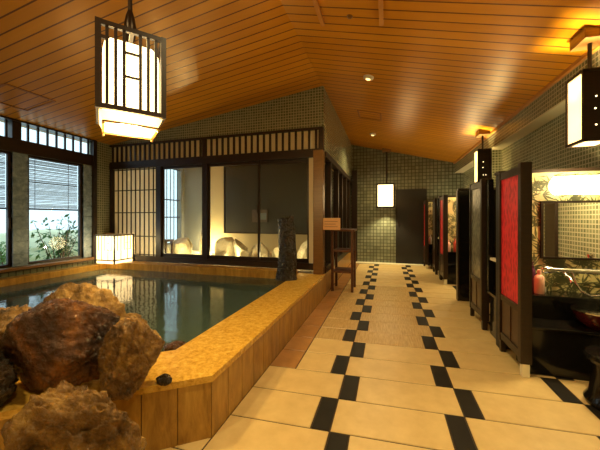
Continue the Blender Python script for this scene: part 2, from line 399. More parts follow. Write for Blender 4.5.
struct(MB().box(XI-0.03, 4.03, 0.46, XI+0.05, 4.10, 2.6).build('trim_6', M['dark']), 'dark window jamb post in the left corner')
for k, (y0, y1) in enumerate(wy):
    # stone clad post to the right of each window
    b = MB(); n = 9; zz = 0.50; hh = (2.14-0.50)/n; ye = (wy[k+1][0] if k < 1 else 4.03)
    b.box(XI-TH+.02, y1+0.002, 0.5, XI-0.005, ye-0.002, 2.14)
    for i in range(n):
        b.box(XI-TH+.01, y1+0.002, zz+i*hh+0.006, XI+0.01, ye-0.002, zz+(i+1)*hh-0.006, 0.004)
    struct(b.build('window_post', M['bluetile']), 'blue-grey stone clad post between windows')
    b = MB(); f = 0.034; fx0, fx1 = XI-0.07, XI-0.03
    b.box(fx0, y0, 0.50, fx1, y0+f, 2.14); b.box(fx0, y1-f, 0.50, fx1, y1, 2.14)
    b.box(fx0, y0+f, 0.50, fx1, y1-f, 0.50+f*1.3); b.box(fx0, y0+f, 2.14-f, fx1, y1-f, 2.14)
    w = struct(b.build('window_%d' % (k+2), M['dark']), 'dark framed window over the bath')
    MB().box(XI-0.055, y0+f, 0.54, XI-0.049, y1-f, 2.10).build('glass_pane', M['glass'], w)
    if k < 1: MB().box(XI-0.03, y1-0.04, 1.05, XI-0.005, y1-0.015, 1.2).build('window_latch', M['iron'], w)
# transom lights with vertical bars
b = MB(); y = 2.02
while y < 4.07:
    b.box(XI-0.055, y-0.012, 2.33, XI-0.03, y+0.012, 2.585); y += 0.132
b.box(XI-0.1, 2.86, 2.33, XI, 2.97, 2.585)
w = struct(b.build('window_4', M['dark']), 'row of narrow transom lights with dark bars')
MB().box(XI-0.07, 2.01, 2.33, XI-0.062, 4.09, 2.585).build('glass_pane', M['glass'], w)

# outside: ground, fence, blinds and shrubs
struct(MB().box(-9, -2, -0.3, XL-TH, 9, -0.1).build('garden_ground', M['soil']))
for k, (y0, y1) in enumerate(wy):
    b = MB(); z = 1.36; xb = XI-0.13
    while z < 2.12:
        yy = R.uniform(-0.003, 0.003)
        b.box(xb, y0+0.012, z+yy, xb+0.006, y1-0.012, z+0.011+yy); z += R.choice((0.016, 0.018, 0.022))
    r = thing('bamboo_blind', ['bamboo slat blind outside the window cut off by the left photo edge', 'bamboo slat blind outside the wide window nearest the corner'][k], 'blind', (0, 0, 0), 0, 'bamboo blinds outside the left windows')
    b.build('slats', M['sudare'], r)
    MB().box(xb-0.005, y0+0.006, 1.325, xb+0.014, y1-0.006, 1.352, 0.003).build('bottom_rail', M['dark'], r)
    MB().box(xb-0.008, y0+0.001, 2.115, xb+0.016, y1-0.001, 2.139, 0.003).build('head_rail', M['dark'], r)
    for q in (0.2, 0.8): MB().box(xb+0.006, y0+(y1-y0)*q-0.003, 1.34, xb+0.01, y0+(y1-y0)*q+0.003, 2.12).build('cord', M['dark'], r)
def shrub(x, y, h, w, n, label, m, seed):
    rr = random.Random(seed); r = thing('garden_shrub', label, 'shrub', (x, y, -0.1), 0, 'shrubs outside the left windows')
    b = MB(); s = MB()
    for k in range(12):
        a = rr.uniform(0, 2*PI); top = Vector((math.cos(a)*w*rr.uniform(.2, .9), math.sin(a)*w*rr.uniform(.2, .9), h*rr.uniform(.6, 1)))
        s.tube([(0, 0, 0), tuple(top*0.5+Vector((0, 0, .1))), tuple(top)], [0.012, 0.008, 0.004], 5)
        for j in range(n//12):
            t = rr.uniform(0.25, 1.05); p = top*t+Vector([rr.gauss(0, .06) for _ in range(3)])
            d = Vector([rr.gauss(0, 1) for _ in range(3)]); d.z -= 0.3; d.normalize(); q = d.cross(Vector((rr.random(), rr.random(), 1))).normalized()
            L = rr.uniform(.07, .14); wd = L*0.18
            b.quad(p, p+d*L*.45+q*wd, p+d*L, p+d*L*.45-q*wd)
    b.build('leaves', m, r)['kind'] = 'stuff'; s.build('stems', M['mid'], r)
shrub(-5.85, 3.98, 1.35, 0.42, 700, 'leafy green shrub outside the wide window, nearest the corner', M['leaf'], 3)
shrub(-6.4, 3.5, 0.9, 0.5, 600, 'low pale shrub outside the middle of the wide window', M['leaf2'], 5)
shrub(-6.2, 2.75, 0.85, 0.5, 500, 'pale shrub outside the window at the left photo edge', M['leaf2'], 8)

# ------------------------------------------------------------ glass screen wall facing the bath
X = dict(l=-5.08, a0=-4.02, b0=-3.91, b1=-3.05, c0=-2.95, c1=-2.04, d0=-1.96, d1=-1.19, e=-1.08)
Z0, Z1 = 0.50, 2.13
b = MB()
b.box(XL, YG-0.03, 0.40, -1.08, YG+0.07, Z0)                    # sill rail
b.box(XL, YG-0.04, Z1, -1.08, YG+0.08, 2.235, 0.003)                     # head beam
b.box(XL, YG-0.03, Z0, XL+0.05, YG+0.07, Z1)
b.box(X['a0']-0.0, YG-0.035, Z0, X['b0'], YG+0.07, Z1, 0.003)
b.box(X['b1'], YG-0.035, Z0, X['c0'], YG+0.07, Z1, 0.003)
struct(b.build('trim_7', M['dark']), 'dark wooden frame of the glass screens')
struct(MB().box(-1.08, YG-0.05, 0.342, -0.93, YG+0.10, 2.235, 0.004).build('trim_8', M['postwood']), 'brown wooden corner post of the glass screens')
def sash(n, x0, x1, yoff, stile, label):
    b = MB(); y0, y1 = YG+yoff, YG+yoff+0.03
    b.box(x0, y0, Z0, x0+stile, y1, Z1); b.box(x1-stile, y0, Z0, x1, y1, Z1)
    b.box(x0+stile, y0, Z0, x1-stile, y1, Z0+0.06); b.box(x0+stile, y0, Z1-0.05, x1-stile, y1, Z1)
    w = struct(b.build('window_%d' % n, M['dark']), label)
    MB().box(x0+stile, y0+0.012, Z0+0.06, x1-stile, y0+0.018, Z1-0.05).build('glass_pane', M['glass'], w)
    return w
sash(6, X['b0'], X['b1'], 0.0, 0.02, 'glass pane showing the bright garden window')
sash(7, X['c0'], X['c1']+0.05, 0.0, 0.025, 'glass pane in front of the lit rocks')
w = sash(8, X['c1']-0.0, X['d1']+0.03, 0.034, 0.035, 'sliding glass pane behind the dark stump')
MB().box(X['c1']+0.005, YG-0.012, 1.28, X['c1']+0.03, YG-0.001, 1.42).build('pull_handle', M['iron'], w)
b = MB(); b.box(X['d1']+0.03, YG, Z0, -1.08, YG+0.05, Z1); struct(b.build('trim_9', M['cream']), 'pale jamb strip beside the corner post')
# shoji lattice screen at the left
b = MB(); x0, x1 = XL+0.05, X['a0']; n = 10
for i in range(n+1):
    x = x0+(x1-x0)*i/n; b.box(x-0.010, YG+0.018, Z0, x+0.010, YG+0.03, Z1)
for z in (0.52, 0.86, 1.3, 1.72, 2.11): b.box(x0, YG+0.02, z-0.009, x1, YG+0.028, z+0.009)
w = struct(b.build('window_5', M['dark']), 'tall paper lattice screen left of the glass panes')
def shoji():
    m = mat('shoji_paper', (0.85, 0.78, 0.6), 0.8)
    b = bs(m); b.inputs['Transmission Weight'].default_value = 0.0
    nt = m.node_tree; mx = nd(m, 'ShaderNodeMixShader'); mx.inputs[0].default_value = 0.6; tr = nd(m, 'ShaderNodeBsdfTranslucent'); tr.inputs[0].default_value = (0.95, 0.92, 0.85, 1)
    o = nt.nodes['Material Output']; lk(m, b.outputs[0], mx.inputs[1]); lk(m, tr.outputs[0], mx.inputs[2]); lk(m, mx.outputs[0], o.inputs[0]); return m
M['shoji'] = shoji()
MB().box(x0, YG+0.031, Z0, x1, YG+0.034, Z1).build('paper_panel', M['shoji'], w)
# frieze with vertical slats above the beam
b = MB(); b.box(XL, YG-0.03, 2.235, -0.93, YG+0.06, 2.262); b.box(XL, YG-0.03, 2.555, -0.93, YG+0.06, 2.59)
x = XL+0.06
while x < -0.98:
    b.box(x-0.016, YG-0.022, 2.262, x+0.016, YG+0.0, 2.555); x += 0.108
b.box(-1.0, YG-0.035, 2.235, -0.93, YG+0.06, 2.59)
b.box(-3.05, YG-0.033, 2.235, -2.98, YG+0.06, 2.57)
struct(b.build('trim_10', M['dark']), 'dark slatted frieze above the glass screens')
struct(MB().box(XL, YG+0.012, 2.262, -1.0, YG+0.05, 2.555).build('frieze_panel', M['cream']), 'cream panel behind the frieze slats')
b = MB(); b.prism([(XL, YG), (-0.93, YG), (-0.93, YG+0.1), (XL, YG+0.1)], 2.59, 3.3)
struct(b.build('wall_front', M['mos_xz_s']), 'green mosaic wedge above the frieze')
# side of the glass room along the aisle
struct(MB().box(-1.0, YG+0.1, 2.24, -0.93, YF, 3.3).build('wall_side', M['mos_yz_s']), 'mosaic wall above the side screens')
struct(MB().box(-1.03, YG-0.0, 0.0, -0.925, YF, 0.34).build('baseboard_side', M['slab']), 'amber plinth under the side screens')
b = MB()
b.box(-1.02, YG+0.1, 2.15, -0.905, YF, 2.24, 0.003); b.box(-1.02, YG+0.1, 0.34, -0.91, YF, 0.44)
ys = [4.98, 5.80, 6.35, 7.0, 7.6]
for y in ys: b.box(-1.01, y-0.035, 0.44, -0.915, y+0.035, 2.15)
struct(b.build('trim_11', M['dark']), 'wooden posts and rails of the side screens')
struct(MB().box(-0.905, 7.7, 2.20, -0.86, 7.8, 2.30, 0.01).build('rail_bracket', M['black']), 'black bracket at the end of the side rail')
prev = YG+0.1
for i, y in enumerate(ys+[YF]):
    bb = MB().box(-0.975, prev+0.0, 0.44, -0.968, y-0.035 if y < YF else y, 2.15)
    struct(bb.build('window_%d' % (9+i), M['glass'] if i < 5 else M['dark']), 'side screen pane')
    prev = y+0.035
# slatted dark blind behind side panes
b = MB(); y = YG+0.2
while y < YF-0.1:
    b.box(-1.06, y, 0.45, -1.045, y+0.03, 2.15); y += 0.085
struct(b.build('trim_12', M['dark']), 'dark vertical slats behind the side panes')

# ------------------------------------------------------------ rock garden behind the glass
YI = 6.6
struct(MB().box(XL, YI, 0.0, -1.03, YI+0.1, 2.8).build('wall_inner', M['beige']), 'beige wall of the rock garden room')
struct(MB().box(XL+0.0, YI-0.04, 0.0, -4.50, YI, 2.78).build('wall_inner', M['greywall']), 'grey pier of the rock garden room')
struct(MB().box(XL-TH, 6.45, -0.3, XL, YF, 2.8).build('wall_left', M['greywall']))
b = MB(); b.box(XL-TH, YG+.05, -0.3, XL, 6.45, 0.55); b.box(XL-TH, YG+.05, 2.45, XL, 6.45, 2.8); b.box(XL-TH, YG+.05, .55, XL, 4.85, 2.45)
struct(b.build('wall_left', M['greywall']))
b = MB(); y = 4.87
while y < 6.45: b.box(XL-0.07, y-0.007, 0.55, XL-0.055, y+0.007, 2.45); y += 0.125
for z in (0.57, 1.22, 1.65, 2.43): b.box(XL-0.075, 4.85, z-0.013, XL-0.05, 6.45, z+0.013)
w = struct(b.build('window_15', M['dark']), 'bright barred window of the rock garden room')
MB().box(XL-0.10, 4.85, 0.55, XL-0.093, 6.45, 2.45).build('glass_pane', M['glass'], w)
struct(MB().box(XL, YG+0.07, 2.62, -1.03, YI, 2.66).build('inner_ceiling', M['trimwood']))
struct(MB().box(XL, YG+0.07, 0.0, -1.03, YI, 0.36).build('garden_bed', M['rock_pale']), 'raised gravel bed of the rock garden')
r = thing('wall_screen', 'large dark grey screen on the wall behind the glass panes', 'screen', (-2.8, YI-0.05, 0.85))
MB().box(-1.08, 0, 0, 1.07, 0.045, 1.62, 0.005).build('board', M['board_dark'], r)
b = MB(); b.box(-1.1, -0.012, -0.03, 1.09, 0.045, 0.0); b.box(-1.1, -0.012, 1.62, 1.09, 0.045, 1.65); b.box(-1.12, -0.012, -0.03, -1.08, 0.045, 1.65); b.box(1.07, -0.012, -0.03, 1.11, 0.045, 1.65)
b.build('frame', M['dark'], r)
r = thing('wall_sign', 'small grey notice on the dark screen behind the glass', 'sign', (-2.93, YI-0.085, 1.10))
MB().box(-0.2, 0, 0, 0.2, 0.02, 0.3, 0.003).build('sign_board', mat('grey_notice', (0.12, 0.09, 0.07), 0.5), r)
MB().box(-0.02, -0.004, 0.06, 0.17, 0, 0.22).build('notice_sheet', mat('notice_sheet_blue', (0.16, 0.19, 0.2), 0.5), r)

def rock_mesh(name, size, seed, sub=5, facets=7, amp=0.10, holes=0.0, cut=0.72):
    rr = random.Random(seed); bm = bmesh.new(); bmesh.ops.create_icosphere(bm, subdivisions=sub, radius=1)
    off = Vector([rr.uniform(-50, 50) for _ in range(3)]); pl = []
    for _ in range(facets):
        n = Vector([rr.gauss(0, 1) for _ in range(3)]).normalized(); pl.append((n, rr.uniform(cut, cut+0.2)))
    for v in bm.verts:
        p = v.co.copy(); u = p.normalized()
        for n, d in pl:
            k = p.dot(n)-d
            if k > 0: p -= n*k*0.97
        h = noise.fractal(u*1.3+off, 1.0, 2.0, 6, noise_basis='PERLIN_ORIGINAL')*amp
        r2 = noise.ridged_multi_fractal(u*2.6+off, 0.9, 2.1, 6, 1.0, 2.0, noise_basis='PERLIN_ORIGINAL')*amp*0.42
        p += u*(h-r2+0.07)
        p += u*noise.fractal(u*8+off, 1.0, 2.0, 4, noise_basis='PERLIN_ORIGINAL')*amp*0.38
        p -= u*abs(noise.noise(u*5.5+off))*amp*0.55; p += u*noise.noise(u*19+off)*amp*0.07
        if holes:
            c = noise.voronoi(u*3.4+off)[0][0]
            if c < 0.38: p -= u*holes*(0.38-c)/0.38*(1.2)
        v.co = Vector((p.x*size[0], p.y*size[1], p.z*size[2]))
    me = bpy.data.meshes.new(name); bm.to_mesh(me); bm.free()
    for p in me.polygons: p.use_smooth = True
    try: me.set_sharp_from_angle(angle=math.radians(50))
    except Exception: pass
    return me
def rock(name, c, size, m, seed, label, cat='rock', rot=(0, 0, 0), group=None, **kw):
    me = rock_mesh(name, size, seed, **kw); me.materials.append(m)
    o = bpy.data.objects.new(name, me); C.objects.link(o); o.location = c; o.rotation_euler = rot
    return tag(o, label, cat, group)
# pale lit rocks in the bed (x along the bed, depth, half sizes)
pr = [(-4.72, 5.3, .24, .30, 'rounded pale rock in front of the bright barred window'), (-4.12, 5.3, .30, .30, 'pale boulder at the right end of the first glass pane'), (-3.66, 5.35, .17, .46, 'tall pale rock behind the left edge of the middle pane'),
      (-3.22, 5.3, .24, .34, 'wide pale rock behind the middle pane, right of the tall one'), (-2.78, 5.3, .24, .27, 'pointed pale rock left of the sliding pane mullion'), (-2.36, 5.3, .21, .22, 'low pale rock just behind the sliding pane mullion'),
      (-1.98, 5.3, .18, .19, 'small pale rock left of the dark stump, behind glass'), (-1.42, 5.3, .24, .30, 'pale rock right of the dark stump, behind glass'),
      (-3.42, 5.0, .13, .16, 'small pale stone in front of the gap after the tall pale rock'), (-2.98, 5.02, .12, .12, 'small low pale stone at the front of the middle pane'), (-2.55, 5.0, .13, .14, 'small pale stone just left of the pane mullion, at the front'), (-4.45, 5.05, .15, .16, 'small pale stone beside the low dark bench'), (-2.18, 5.02, .10, .11, 'smallest pale stone right of the pane mullion')]
for i, (x, y, w_, h_, lb) in enumerate(pr):
    rock('garden_rock', (x, y, 0.36+h_*0.6), (w_*1.08, w_*0.8, h_*1.2), M['rock_pale'], 100+i, lb, rot=(0, 0, i*1.3), group='pale rocks behind the glass', sub=4, facets=10, amp=0.06, cut=0.42)
rock('garden_hedge', (-8.0, 4.6, 0.2), (0.8, 2.6, 0.8), mat('pale_hedge', (0.86, 0.90, 0.62), 0.9), 301, 'pale yellow green clipped hedge beyond the shrubs outside the left windows', 'hedge', sub=5, amp=0.08, facets=2)
# little ladle stand in the bed
r = thing('low_bench', 'small dark bench among the pale rocks behind the first pane', 'bench', (-4.25, 4.80, 0.36))
MB().box(-0.2, -0.1, 0.38, 0.2, 0.1, 0.42, 0.004).build('bench_top', M['dark'], r)
for sx in (-0.17, 0.17):
    for sy in (-0.08, 0.08): MB().box(sx-0.015, sy-0.015, 0, sx+0.015, sy+0.015, 0.38).build('leg', M['dark'], r)
# uplights in the rock garden
def uplight(x, y, p, lb):
    r = thing('garden_uplight', lb, 'lamp', (x, y, 0.36), 0, 'uplights in the rock garden')
    MB().lathe([(0.05, 0), (0.05, 0.07), (0.042, 0.075)], n=16).build('housing', M['iron'], r)
    MB().lathe([(0.038, 0.0755), (0.038, 0.082)], n=16).build('lens', M['tube'], r)
    light('uplight_bulb', 'POINT', (x, y, 0.52), p, WARM2, 0.04)
uplight(-3.80, 4.85, 20, 'small round uplight glowing beside the tall pale rock')
uplight(-4.25, 6.25, 45, 'small round uplight at the foot of the beige wall behind the tall pale rock')
uplight(-1.70, 4.85, 12, 'small round uplight glowing right of the dark stump')
uplight(-2.75, 4.85, 14, 'small round uplight in front of the pointed pale rock')

# ------------------------------------------------------------ rocks at the bath
BR = 'boulders piled at the bath corner'
A = 0.287
rock('boulder', (-1.55, 1.09, 0.54), (0.29, 0.20, 0.24), M['rock_red'], 17, 'largest reddish brown boulder in the middle of the pile', 'boulder', (0.1, 0.1, A), BR, sub=6, amp=0.09, facets=18, cut=0.62)
rock('boulder', (-1.215, 1.165, 0.53), (0.135, 0.13, 0.225), M['rock_ochre'], 23, 'upright ochre boulder at the right end of the pile', 'boulder', (0, 0.10, A), BR, sub=6, amp=0.10, facets=12, cut=0.64)
rock('boulder', (-1.89, 1.43, 0.36), (0.48, 0.19, 0.37), M['rock_tan'], 31, 'tan porous boulder forming the crest behind the pile', 'boulder', (0.0, 0.05, A), BR, sub=6, amp=0.16, holes=0.2, facets=7)
rock('boulder', (-1.15, 0.835, 0.30), (0.25, 0.18, 0.37), M['rock_ochre'], 44, 'front boulder lowest in the photo, standing against the bath wall', 'boulder', (0.1, 0.1, A), BR, sub=6, amp=0.11, facets=15, cut=0.6)
rock('boulder', (-1.76, 0.86, 0.46), (0.17, 0.14, 0.15), M['rock_dark'], 52, 'dark wet boulder low at the left photo edge of the pile', 'boulder', (0, 0, 0.2), BR, amp=0.17, holes=0.12)
rock('boulder', (-2.02, 1.10, 0.52), (0.19, 0.17, 0.20), M['rock_tan'], 66, 'rough tan boulder left of the crest, cut by the photo edge', 'boulder', (0, 0, 1.2), BR, amp=0.2, holes=0.16)
rock('stone', (-1.115, 1.275, 0.358), (0.045, 0.03, 0.028), M['rock_dark'], 71, 'small dark stone on the coping right of the upright ochre boulder', 'stone', (0, 0, 0), None, sub=4)
rock('stone', (-1.42, 1.74, 0.285), (0.085, 0.06, 0.05), M['rock_red'], 78, 'small reddish stone lying in the water beside the coping', 'stone', (0, 0, 0.3), None, sub=4)

# dark stump standing on the coping
def stump():
    rr = random.Random(3); bm = bmesh.new(); n = 28; H = 0.87; rings = []
    for j in range(40):
        t = j/39; z = H*t; ring = []
        for k in range(n):
            a = 2*PI*k/n; u = Vector((math.cos(a), math.sin(a), 0))
            rx, ry = 0.125, 0.10
            s = 1+0.16*noise.noise(Vector((u.x*1.5, u.y*1.5, z*2.2+4)))+0.10*noise.noise(Vector((u.x*4, u.y*4, z*5)))
            s *= 1.08-0.12*t+0.10*math.exp(-t*14)
            ring.append(bm.verts.new((u.x*rx*s+0.02*math.sin(t*3), u.y*ry*s, z+(0.03*u.x if j == 39 else 0))))
        rings.append(ring)
    for A, B in zip(rings, rings[1:]):
        for k in range(n): bm.faces.new((A[k], A[(k+1) % n], B[(k+1) % n], B[k]))
    bm.faces.new(rings[0][::-1]); bm.faces.new(rings[-1])
    me = bpy.data.meshes.new('stump'); bm.to_mesh(me); bm.free(); me.materials.append(rockmat('dark_weathered_stump', (0.004, 0.003, 0.002), (0.014, 0.010, 0.007), (0.045, 0.032, 0.02), 9))
    for p in me.polygons: p.use_smooth = True
    me.set_sharp_from_angle(angle=math.radians(50))
    o = bpy.data.objects.new('stone_pillar', me); C.objects.link(o); o.location = (-1.36, 3.9, 0.342); o.rotation_euler = (0, 0, .3)
    tag(o, 'dark rough upright stump standing on the far end of the bath coping', 'pillar')
stump()

# ------------------------------------------------------------ hanging lantern
def hanging_lantern():
    cx, cy, zb, zt = -1.50, 1.43, 1.79, 2.265
    r = thing('hanging_lantern', 'glowing barred paper lantern hanging above the bath corner', 'lantern', (cx, cy, zb), math.radians(50.4))
    h = 0.160; H = zt-zb
    f = MB(); t = 0.014
    for sx in (-1, 1):
        for sy in (-1, 1): f.box(sx*h-t/2*(1+sx)*0-t, sy*h-t, 0, sx*h+t, sy*h+t, H)
    for z in (0.014, H-0.014):
        for s in (-1, 1):
            f.box(-h, s*h-t*.8, z-0.013, h, s*h+t*.8, z+0.013); f.box(s*h-t*.8, -h, z-0.013, s*h+t*.8, h, z+0.013)
    f.build('frame', M['dark'], r)
    for side in range(4):
        b = MB()
        for i in range(1, 8):
            if i == 4: continue
            x = -h+2*h*i/8; b.box(x-0.008, h-0.006, 0.02, x+0.008, h+0.006, H-0.02)
        for z in (H*.42, H*.70): b.box(-h+2*h*3/8, h-0.005, z-0.006, -h+2*h*5/8, h+0.005, z+0.006)
        o = b.build('bar_grille', M['dark'], r); o.rotation_euler = (0, 0, side*PI/2)
    # inner paper shade with an arched shoulder
    p = MB(); a = 0.140
    prof = [(a, 0.0), (a, H*.70), (a*.94, H*.80), (a*.74, H*.885), (a*.45, H*.93)]
    rings = [[p.bm.verts.new((sx*q, sy*q, z)) for sx, sy in ((-1, -1), (1, -1), (1, 1), (-1, 1))] for q, z in prof]
    for A, B in zip(rings, rings[1:]):
        for k in range(4): p.bm.faces.new((A[k], A[(k+1) % 4], B[(k+1) % 4], B[k]))
    p.bm.faces.new(rings[0]); p.build('paper_shade', M['paper_hot'], r)
    # flared bottom tray
    q = MB(); rr_ = [(h*0.98, -0.005), (h*0.84, -0.056)]
    rings = [[q.bm.verts.new((sx*k_, sy*k_, z)) for sx, sy in ((-1, -1), (1, -1), (1, 1), (-1, 1))] for k_, z in rr_]
    for k in range(4): q.bm.faces.new((rings[0][k], rings[0][(k+1) % 4], rings[1][(k+1) % 4], rings[1][k]))
    q.bm.faces.new(rings[1]); q.build('bottom_shade', M['paper'], r)
    k_ = h*0.85; f = MB()
    for s in (-1, 1): f.box(-k_, s*k_-0.007, -0.064, k_, s*k_+0.007, -0.054); f.box(s*k_-0.007, -k_, -0.064, s*k_+0.007, k_, -0.054)
    f.build('bottom_frame', M['mid'], r)
    for sx in (-1, 1):
        for sy in (-1, 1): MB().lathe([(0.004, -0.080), (0.008, -0.076), (0.008, -0.068), (0.004, -0.064)], (sx*k_, sy*k_, 0), 10).build('corner_stud', mat('brass_stud', (0.6, 0.4, 0.15), 0.3, metal=1), r)
    f = MB(); f.box(-h, -0.01, H-0.02, h, 0.01, H); f.box(-0.01, -h, H-0.02, 0.01, h, H); f.build('cross_brace', M['dark'], r)
    top = zc(cx)-zb
    MB().tube([(0, 0, H-0.01), (0, 0, H+0.04), (0, 0, H+0.1), (0, 0, H+0.16), (0, 0, H+0.2)], [0.016, 0.03, 0.034, 0.024, 0.012], 12).build('hanger_knot', M['iron'], r, True)
    MB().tube([(0, 0, H+0.18), (0, 0, top-0.03)], 0.013, 10).build('suspension_rod', M['iron'], r, True)
    MB().lathe([(0.05, top-0.045), (0.05, top-0.01), (0.03, top+0.01)], n=20).build('ceiling_rose', M['iron'], r)
    light('lantern_bulb', 'POINT', (cx, cy, zb-0.12), 45, WARM, 0.06)
    light('lantern_top_bulb', 'POINT', (cx, cy, zt+0.03), 3, WARM, 0.06)
    light('lantern_inner_bulb', 'POINT', (cx, cy, zb+0.2), 3, WARM2, 0.04)
hanging_lantern()

# ------------------------------------------------------------ floor lantern in the corner
def floor_lantern():
    r = thing('floor_lantern', 'glowing square paper lantern on the ledge in the window corner', 'lantern', (-4.72, 4.17, 0.402), 0.03)
    h = 0.205; H = 0.50; t = 0.010
    f = MB()
    for sx in (-1, 1):
        for sy in (-1, 1): f.box(sx*h-t, sy*h-t, 0, sx*h+t, sy*h+t, H)
    for z in (0.06, H-0.01):
        for s in (-1, 1): f.box(-h, s*h-t, z-0.009, h, s*h+t, z+0.009); f.box(s*h-t, -h, z-0.009, s*h+t, h, z+0.009)
    f.build('frame', M['dark'], r)
    for side in range(4):
        b = MB()
        for i in (1, 2, 3, 4, 5):
            x = -h+2*h*i/6; b.box(x-0.005, h-0.004, 0.06 if i in (2, 4) else H*.45, x+0.003, h+0.004, H)
        for z in (H*.48, H*.72): b.box(-h*.66, h-0.004, z-0.003, -h*.1, h+0.004, z+0.003)
        o = b.build('lattice', M['dark'], r); o.rotation_euler = (0, 0, side*PI/2)
    MB().box(-h+.012, -h+.012, 0.0, h-.012, h-.012, H-0.012).build('paper_shade', M['paper_floor'], r)
    MB().box(-h, -h, H-0.01, h, h, H+0.006).build('lid', M['cream'], r)
    light('floor_lantern_bulb', 'POINT', (-4.62, 3.85, 0.75), 12, WARM2, 0.12)
    light('floor_lantern_inner', 'POINT', (-4.72, 4.17, 0.60), 2, WARM2, 0.04)
floor_lantern()
struct(MB().box(-5.08, 4.24, 0.402, -4.98, 4.37, 0.92, 0.004).build('trim_13', M['mid']), 'short wooden post behind the floor lantern')

# ------------------------------------------------------------ wall lamps on the right and far wall
def wall_lamp(label):
    r = thing('wall_lamp', label, 'lamp', (0, 0, 0), 0, 'wooden box lamps hanging under the ceiling')
    # local: x 0..0.21 (towards the wall), y 0..0.23, z 0..0.55
    w, d, H = 0.20, 0.23, 0.54; f = MB(); t = 0.022
    for x in (0, w-t):
        for y in (0, d-t): f.box(x, y, 0, x+t, y+t, H)
    for z in (0, H-t):
        f.box(0, 0, z, w, t, z+t); f.box(0, d-t, z, w, d, z+t); f.box(0, t, z, t, d-t, z+t); f.box(w-t, t, z, w, d-t, z+t)
    f.build('frame', M['dark'], r)
    for y0 in (0.006, d-0.012):
        b = MB(); b.box(t, y0, t, w-t, y0+0.008, H-t)
        b.build('side_panel', M['dark'], r)
    MB().box(0.008, t, t, 0.012, d-t, H-t).build('paper_panel', M['paper'], r)
    for x, z in ((0.08, 0.33), (0.075, 0.24), (0.08, 0.12), (0.115, 0.12)):
        b = MB().lathe([(0.006, 0), (0.006, 0.003)], (x, z, 0), 8)
        for v in b.bm.verts: v.co = Vector((v.co.x, 0.0055-v.co.z, v.co.y))
        b.build('peg_hole', M['paper_hot'], r)
    MB().box(t+0.002, t+0.002, 0.004, w-t-0.002, d-t-0.002, 0.010).build('bottom_paper', M['paper'], r)
    MB().tube([(w/2, d/2, H), (w/2, d/2, 0.80)], 0.014, 10).build('hanging_rod', M['dark'], r)
    MB().box(w/2-0.08, d/2-0.10, 0.775, w/2+0.08, d/2+0.10, 0.86, 0.004).build('ceiling_block', M['mid'], r)
    b = MB(); b.box(t, d/2-0.01, H-0.02, w-t, d/2+0.01, H); b.build('cross_bar', M['dark'], r)
    return r
l1 = wall_lamp('wooden box lamp nearest the camera, cut by the right photo edge'); l1.location = (1.40, 2.70, 1.77)
l2 = copy_tree(l1); l2.location = (1.40, 5.36, 1.77); l2['label'] = 'wooden box lamp above the middle of the washing screens'
for y in (2.70, 5.36):
    light('box_lamp_bulb', 'SPOT', (1.50, y+0.115, 2.12), 95, WARM2, 0.04, (PI, -0.5, 0), 130, 0.9)
    light('box_lamp_inner', 'POINT', (1.50, y+0.11, 1.95), 2.0, WARM2, 0.03)
    light('box_lamp_down', 'SPOT', (1.50, y+0.11, 1.76), 46, WARM2, 0.05, (0, 0, 0), 150, 0.8)
# far lamp
r = thing('far_wall_lamp', 'square paper lamp glowing on the far mosaic wall', 'lamp', (-0.04, 7.93, 1.46), 0)
f = MB(); w = 0.23; H = 0.64; t = 0.04
for x in (-w, w-t):
    for y in (0, 0.18): f.box(x, y, 0, x+t, y+t, H)
for z in (0, H-t): f.box(-w, 0, z, w, t, z+t); f.box(-w, 0.18, z, w, 0.18+t, z+t); f.box(-w, t, z, -w+t, .18, z+t); f.box(w-t, t, z, w, .18, z+t)
f.build('frame', M['dark'], r)
MB().box(-w+t, 0.008, t, w-t, 0.014, H-t).build('paper_panel', M['paper_hot'], r)
for s in (-1, 1): MB().box(s*(w-0.012)-0.004, t, t, s*(w-0.012)+0.004, 0.18, H-t).build('side_panel', M['paper'], r)
MB().tube([(0.03, 0.1, H), (0.03, 0.1, zc(0)-1.46)], 0.022, 8).build('hanging_rod', M['dark'], r)
MB().box(-0.08, 0.0, zc(0)-1.46-0.07, 0.14, 0.2, zc(0)-1.46+0.03).build('ceiling_block', M['mid'], r)
light('far_lamp_down', 'SPOT', (-0.04, 7.93, 1.45), 90, WARM2, 0.05, (0, 0, 0), 110, 0.6)

# ------------------------------------------------------------ washing stations
def screen(name, label, y0, y1, m, group, x=0.97, foot_near=True):
    """privacy screen parallel to the aisle, from y0 (near) to y1 (far)"""
    r = thing(name, label, 'privacy screen', (x, y0, 0), 0, group); L = y1-y0
    f = MB(); t = 0.05
    f.box(0, 0, 0.10, 0.075, 0.055, 1.62, 0.004); f.box(0.01, L-0.03, 0.10, 0.06, L, 1.61, 0.003)
    for z0, z1 in ((1.54, 1.60), (0.47, 0.52), (0.12, 0.18)): f.box(0.012, 0.055, z0, 0.055, L-0.05, z1)
    f.build('frame', M['dark'], r)
    MB().box(0.025, 0.055, 0.52, 0.04, L-0.03, 1.54).build('fabric_panel', m, r)
    b = MB(); b.box(0.022, 0.055, 0.18, 0.045, L-0.05, 0.47); 
    n = 2
    for i in range(1, n): b.box(0.016, 0.055+(L-0.1)*i/n-0.006, 0.18, 0.05, 0.055+(L-0.1)*i/n+0.006, 0.47)
    b.build('lower_panel', wood('screen_lower_wood', (0.035, 0.012, 0.005), (0.065, 0.024, 0.009), 0.3), r)
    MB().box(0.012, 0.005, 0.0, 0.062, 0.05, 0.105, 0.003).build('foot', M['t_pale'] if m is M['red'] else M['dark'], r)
    MB().box(0.015, L-0.045, 0.0, 0.055, L-0.008, 0.105).build('foot', M['dark'], r)
    return r
